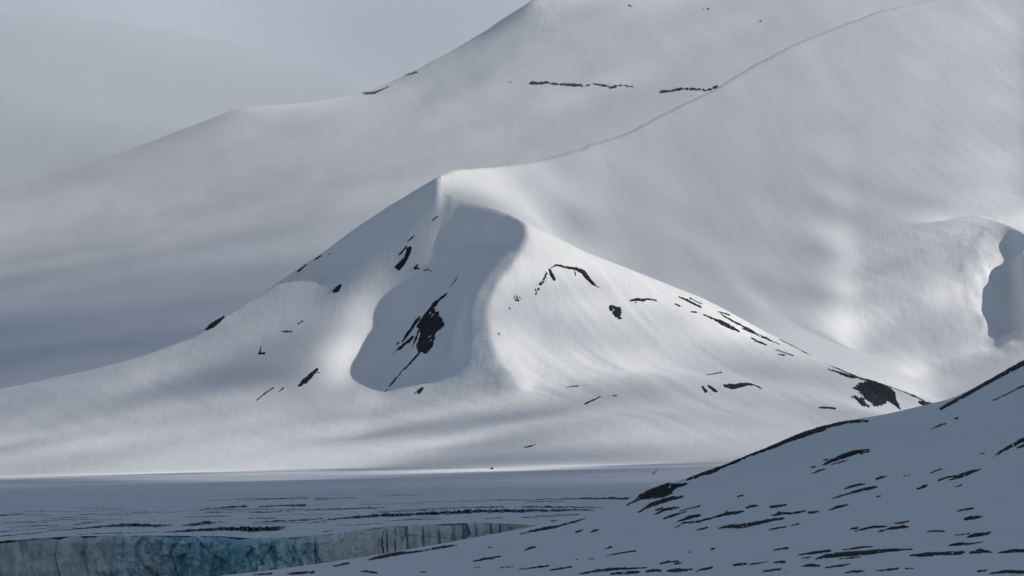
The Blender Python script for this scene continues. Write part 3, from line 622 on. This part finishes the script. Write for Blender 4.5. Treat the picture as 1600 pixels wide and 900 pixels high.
# ------------------------------------------------------------------ unseen cloud deck, its gaps shaped to place sun and shade on the land
HC = 2900.0
ctl = []  # sunlight wanted at ground points, carried up the sun ray to the deck
def L_(field, pts, d0=None, d1=None):
    P = np.array(pts, float); D, gp = field.hit(P[:, 0], P[:, 1], d0, d1); x_ = (P[:, 0]-800)/FPX*D; z_ = field.at(x_, D)
    k = (HC-z_)/SV[2]; ctl.append(np.stack([x_+SV[0]*k, D+SV[1]*k, P[:, 2]], -1))
CTL = """
A 0 350 0.93 300 230 1.00 600 200 0.77 900 80 0.72 1000 150 0.51 600 280 0.50 300 300 0.78 100 310 0.93 300 400 0.25 100 400 0.39 200 450 0.13 100 500 0.08 50 560 0.00 300 480 0.09 200 540 0.02 450 380 0.34 550 300 0.64 750 150 0.85 380 200 0.84 1000 40 0.59 400 330 0.71 200 350 0.66 0 450 0.18 0 520 0.03 380 440 0.15 110 440 0.22 110 560 0.08 200 260 0.72 290 440 0.18 380 260 0.83 380 380 0.28 470 200 0.74 470 260 0.70 470 320 0.39 560 260 0.65 650 140 0.96 650 200 0.74 650 260 0.51 740 80 1.00 740 200 0.57 830 20 1.00 830 80 0.77 830 140 0.74 830 200 0.65 920 20 0.69 920 140 0.83 920 200 0.50 1010 80 0.59 1100 20 0.47 1100 80 0.52
B 850 290 0.25 900 350 0.06 900 260 0.15 1000 300 0.14 1000 230 0.16 1100 350 0.11 1200 300 0.13 1100 230 0.15 1200 150 0.18 1350 100 0.21 1500 80 0.32 1580 250 0.41 1450 200 0.24 1300 400 0.00 1200 450 0.09 1300 330 0.09 1300 200 0.14 1400 380 0.72 1450 430 1.00 1460 460 1.00 1500 465 0.62 1400 490 1.00 1450 515 0.41 1350 530 0.61 1400 570 0.34 1480 570 1.00 1570 560 0.43 1575 450 1.00 1595 350 1.00 1300 530 0.19 1560 325 0.47 1430 300 0.27 1530 400 0.35 1400 430 1.00 1000 370 0.13 1100 420 0.12 1250 490 0.21 970 270 0.15 1025 420 0.13 1080 170 0.16 1080 270 0.14 1135 170 0.16 1135 270 0.15 1135 320 0.12 1135 370 0.13 1135 470 0.15 1190 220 0.17 1190 370 0.14 1245 120 0.15 1245 170 0.19 1245 220 0.19 1245 270 0.16 1245 320 0.18 1245 370 0.22 1245 420 0.19 1300 70 0.19 1300 120 0.20 1300 270 0.14 1300 470 0.11 1355 170 0.23 1355 220 0.28 1355 270 0.30 1355 320 0.32 1355 370 0.44 1355 420 0.82 1355 470 0.69 1355 570 0.32 1410 70 0.21 1410 120 0.18 1410 170 0.20 1410 220 0.22 1465 20 0.30 1465 120 0.30 1465 270 0.29 1465 320 0.13 1465 370 1.00 1520 20 0.26 1520 120 0.29 1520 170 0.31 1520 220 0.35 1520 270 0.38 1520 320 0.52 1520 520 0.59 1575 20 0.39 1575 70 0.32 1575 120 0.32 1575 170 0.37 1300 465 0.00 1330 430 0.00
F 850 400 0.19 900 480 0.95 850 560 0.68 950 550 0.76 1000 500 0.61 1050 560 0.52 1000 450 0.69 1100 490 0.68 1150 520 0.86 900 580 0.75 1000 580 0.74 1200 545 0.36 1300 590 0.20 860 372 0.38 930 412 0.66 1000 615 0.08 1100 605 0.34 900 620 0.60 1150 565 0.34 1200 580 0.14 1250 640 0.28 1350 645 0.16 1150 690 0.38 1080 680 0.52 1000 680 0.59 950 640 0.56 900 690 0.43 850 645 0.00 800 690 0.12 720 640 1.00 700 690 0.93 580 700 0.65 620 650 0.78 745 590 1.00 660 600 1.00 655 630 0.00 650 665 0.02 690 560 1.00 690 600 1.00 740 540 1.00 740 480 1.00 770 430 1.00 720 460 1.00 500 620 0.00 560 650 0.17 430 650 0.64 350 640 0.34 200 650 0.69 100 660 0.36 30 665 0.52 500 680 0.52 350 700 0.68 50 625 0.45 150 605 0.03 250 585 1.00 320 545 0.68 400 560 0.00 450 590 0.00 370 595 0.00 430 520 0.00 480 530 0.00 420 480 1.00 370 510 0.00 520 475 0.97 600 470 1.00 560 520 0.00 580 500 0.31 580 620 0.00 540 640 0.00 705 295 1.00 740 290 0.45 770 300 0.52 800 315 0.37 450 440 0.39 550 380 0.00 620 340 0.90 560 440 0.00 700 380 0.33 650 450 0.39 740 370 0.00 600 560 1.00 700 345 0.00 682 350 0.00 690 328 0.00 690 370 0.00 770 345 0.00 745 345 1.00 0 700 0.18 0 690 0.86 150 690 0.80 150 715 0.45 300 715 0.67 450 720 0.75 600 715 0.72 770 715 0.11 900 715 0.13 1000 705 0.24 840 460 0.00 840 500 0.00 895 540 0.42 950 460 0.27 950 500 0.42 1005 540 0.28 1060 500 0.23 1060 620 0.44 1115 540 0.42 1115 660 0.29 1170 620 0.28 1375 645 0.56 425 466 0.00 480 450 0.00 395 482 1.00 880 430 0.70 980 470 0.76 1050 475 0.60 840 380 0.92 600 540 1.00 560 570 0.85 620 500 0.87 530 575 0.00 500 590 0.00 545 612 0.00 430 578 0.00 472 572 0.00 412 598 0.00 388 578 0.00 445 548 0.00 430 618 0.56 375 618 0.61 560 480 0.36
G 0 722 1.00 0 733 0.08 0 743 1.00 0 752 0.00 150 735 1.00 150 743 0.35 150 753 0.00 300 731 1.00 300 740 0.04 300 748 0.33 300 757 0.00 450 738 0.56 450 747 0.40 450 756 0.00 600 733 0.00 600 742 0.13 600 748 0.00 770 734 0.94 770 741 0.00 900 728 1.00 900 735 0.00 1000 727 0.00
"""
FLD = {'A': (A, None, None), 'B': (F, 7150, None), 'F': (F, None, 7300), 'G': (G, 3040, 5900)}
for row in CTL.split('\n'):
    if row.strip():
        f_, *v_ = row.split(); v_ = [float(x_) for x_ in v_]; L_(FLD[f_][0], [v_[i:i+3] for i in range(0, len(v_), 3)], *FLD[f_][1:])
L_(G, [(u_, v_, 0) for u_ in range(-50, 1300, 150) for v_ in (770, 790, 815)], 3040, 6300)
L_(H, [(u_, v_, 0) for u_ in range(500, 1700, 150) for v_ in (880,)]+[(u_, v_, 0) for u_ in range(1200, 1700, 100) for v_ in (720, 800)], 700, 1560)
ctl = np.concatenate(ctl)
cx0, cx1 = -2500, 8500; cy0, cy1 = -2500, 17000
gxs = np.arange(cx0, cx1, 32.); gys = np.arange(cy0, cy1, 32.)
CX, CY = np.meshgrid(gxs, gys)
num = np.zeros(CX.shape); den = np.full(CX.shape, 1e-12)
for (a, b, l) in ctl:
    d2 = (CX-a)**2+(CY-b)**2; w = 1/(d2+25**2)**1.7; num += w*l; den += w
Lt = blur(num/den, .7, .7)
Lt = np.clip(Lt+fbm(CX/260, CY/260, 4, 901)*.04*np.clip(Lt*(1-Lt)*4, 0, 1), 0, 1)
dens = 1-Lt
ed = np.minimum.reduce([(CX-cx0)/900, (cx1-CX)/900, (CY-cy0)/900, (cy1-CY)/900]); dens *= np.clip(ed+fbm(CX/500, CY/500, 3, 905)*.4, 0, 1)
def bcl(t, b):
    out = t.nodes['Material Output']; t.nodes.remove(b)
    at = N(t, 'ShaderNodeAttribute', attribute_name='cover')
    tr = N(t, 'ShaderNodeBsdfTransparent'); df = N(t, 'ShaderNodeBsdfDiffuse'); tl = N(t, 'ShaderNodeBsdfTranslucent')
    df.inputs[0].default_value = (.75, .77, .8, 1); tl.inputs[0].default_value = (.34, .37, .42, 1)
    m1 = N(t, 'ShaderNodeMixShader'); m1.inputs[0].default_value = .5
    t.links.new(df.outputs[0], m1.inputs[1]); t.links.new(tl.outputs[0], m1.inputs[2])
    m2 = N(t, 'ShaderNodeMixShader'); t.links.new(at.outputs['Fac'], m2.inputs[0]); t.links.new(tr.outputs[0], m2.inputs[1]); t.links.new(m1.outputs[0], m2.inputs[2])
    t.links.new(m2.outputs[0], out.inputs['Surface'])
M_shade_cloud = bpy.data.materials.new('cloud'); M_shade_cloud.use_nodes = True; bcl(M_shade_cloud.node_tree, M_shade_cloud.node_tree.nodes['Principled BSDF'])
thick = 8+dens*16+dens*fbm(CX/220, CY/220, 4, 911)*8
face = 1-np.sqrt(np.clip(1-dens, 0, 1))          # the two skins together let 1-density through
ny, nx = CX.shape; nn = ny*nx; idx = np.arange(nn).reshape(ny, nx)
co = np.concatenate([np.stack([CX, CY, HC-thick*.15], -1).reshape(-1, 3), np.stack([CX, CY, HC+thick], -1).reshape(-1, 3)])
mx_ = np.maximum.reduce([dens[:-1, :-1], dens[1:, :-1], dens[:-1, 1:], dens[1:, 1:]]) > .015
q = np.stack([idx[:-1, :-1], idx[1:, :-1], idx[1:, 1:], idx[:-1, 1:]], -1)[mx_]
q = np.concatenate([q, q[:, ::-1]+nn])
me, used = mesh_raw('clouds', co, q, M_shade_cloud)
a_ = me.attributes.new('cover', 'FLOAT', 'POINT'); a_.data.foreach_set('value', np.concatenate([face.ravel(), face.ravel()])[used].astype(np.float32))
link('clouds', me, kind='stuff', label='unseen grey cloud deck, its gaps shaped to place sun and shade on the land', category='clouds')

# ------------------------------------------------------------------ high cloud bank closing the sky behind the mountains
bx = np.arange(-16000, 16001, 200.); by = np.arange(0, 9001, 150.)
BX, BY = np.meshgrid(bx, by)
BZ = -300+BY*.75+fbm(BX/2600, BY/1500, 3, 951)*150
BYY = 15500+BY+fbm(BX/3000, BY/1300, 2, 961)*150
ny, nx = BX.shape; nn = ny*nx; idx = np.arange(nn).reshape(ny, nx)
M_bank = mat('cloud_bank', (.56, .61, .68), 1.0); M_bank.node_tree.nodes['Principled BSDF'].inputs['Specular IOR Level'].default_value = 0
co = np.concatenate([np.stack([BX, BYY, BZ], -1).reshape(-1, 3), np.stack([BX, BYY+1500, BZ-200], -1).reshape(-1, 3)])
q = np.stack([idx[:-1, :-1], idx[:-1, 1:], idx[1:, 1:], idx[1:, :-1]], -1).reshape(-1, 4)
me, _ = mesh_raw('clouds', co, np.concatenate([q, q[:, ::-1]+nn]), M_bank)
link('clouds', me, kind='stuff', label='smooth pale grey cloud filling the sky behind the far mountain', category='clouds')

# ------------------------------------------------------------------ mist hanging on the far ridge
def mist(loc, rad, dens_, label):
    bpy.ops.mesh.primitive_ico_sphere_add(subdivisions=4, radius=1, location=loc); o = bpy.context.object; o.name = 'mist'; o.scale = rad
    m = bpy.data.materials.new('mist'); m.use_nodes = True; t = m.node_tree; t.nodes.remove(t.nodes['Principled BSDF'])
    pv = N(t, 'ShaderNodeVolumePrincipled'); pv.inputs['Color'].default_value = (.84, .93, 1, 1); pv.inputs['Density'].default_value = dens_
    t.links.new(pv.outputs[0], t.nodes['Material Output'].inputs['Volume']); o.data.materials.append(m)
    o['kind'] = 'stuff'; o['label'] = label; o['category'] = 'mist'
mist((-1250, 10900, 900), (1150, 900, 420), 3.2e-4, 'pale mist hiding the low end of the farthest ridge')
mist((-500, 10950, 1050), (1100, 600, 420), 1.7e-4, 'thin veil of mist along the farthest ridge')

# ------------------------------------------------------------------ thin arctic haze

HAZE = 4e-6
bpy.ops.mesh.primitive_cube_add(size=1); hz = bpy.context.object; hz.name = 'haze'
hz.scale = (9000, 15000, 1960); hz.location = (0, 6500, 1960/2-3)
hz['kind'] = 'stuff'; hz['label'] = 'thin cold haze filling the fjord and valley'; hz['category'] = 'haze'
m = bpy.data.materials.new('haze'); m.use_nodes = True; t = m.node_tree; t.nodes.remove(t.nodes['Principled BSDF'])
pv = N(t, 'ShaderNodeVolumePrincipled'); pv.inputs['Color'].default_value = (.86, .91, 1, 1); pv.inputs['Density'].default_value = HAZE; pv.inputs['Anisotropy'].default_value = .2
t.links.new(pv.outputs[0], t.nodes['Material Output'].inputs['Volume']); hz.data.materials.append(m)
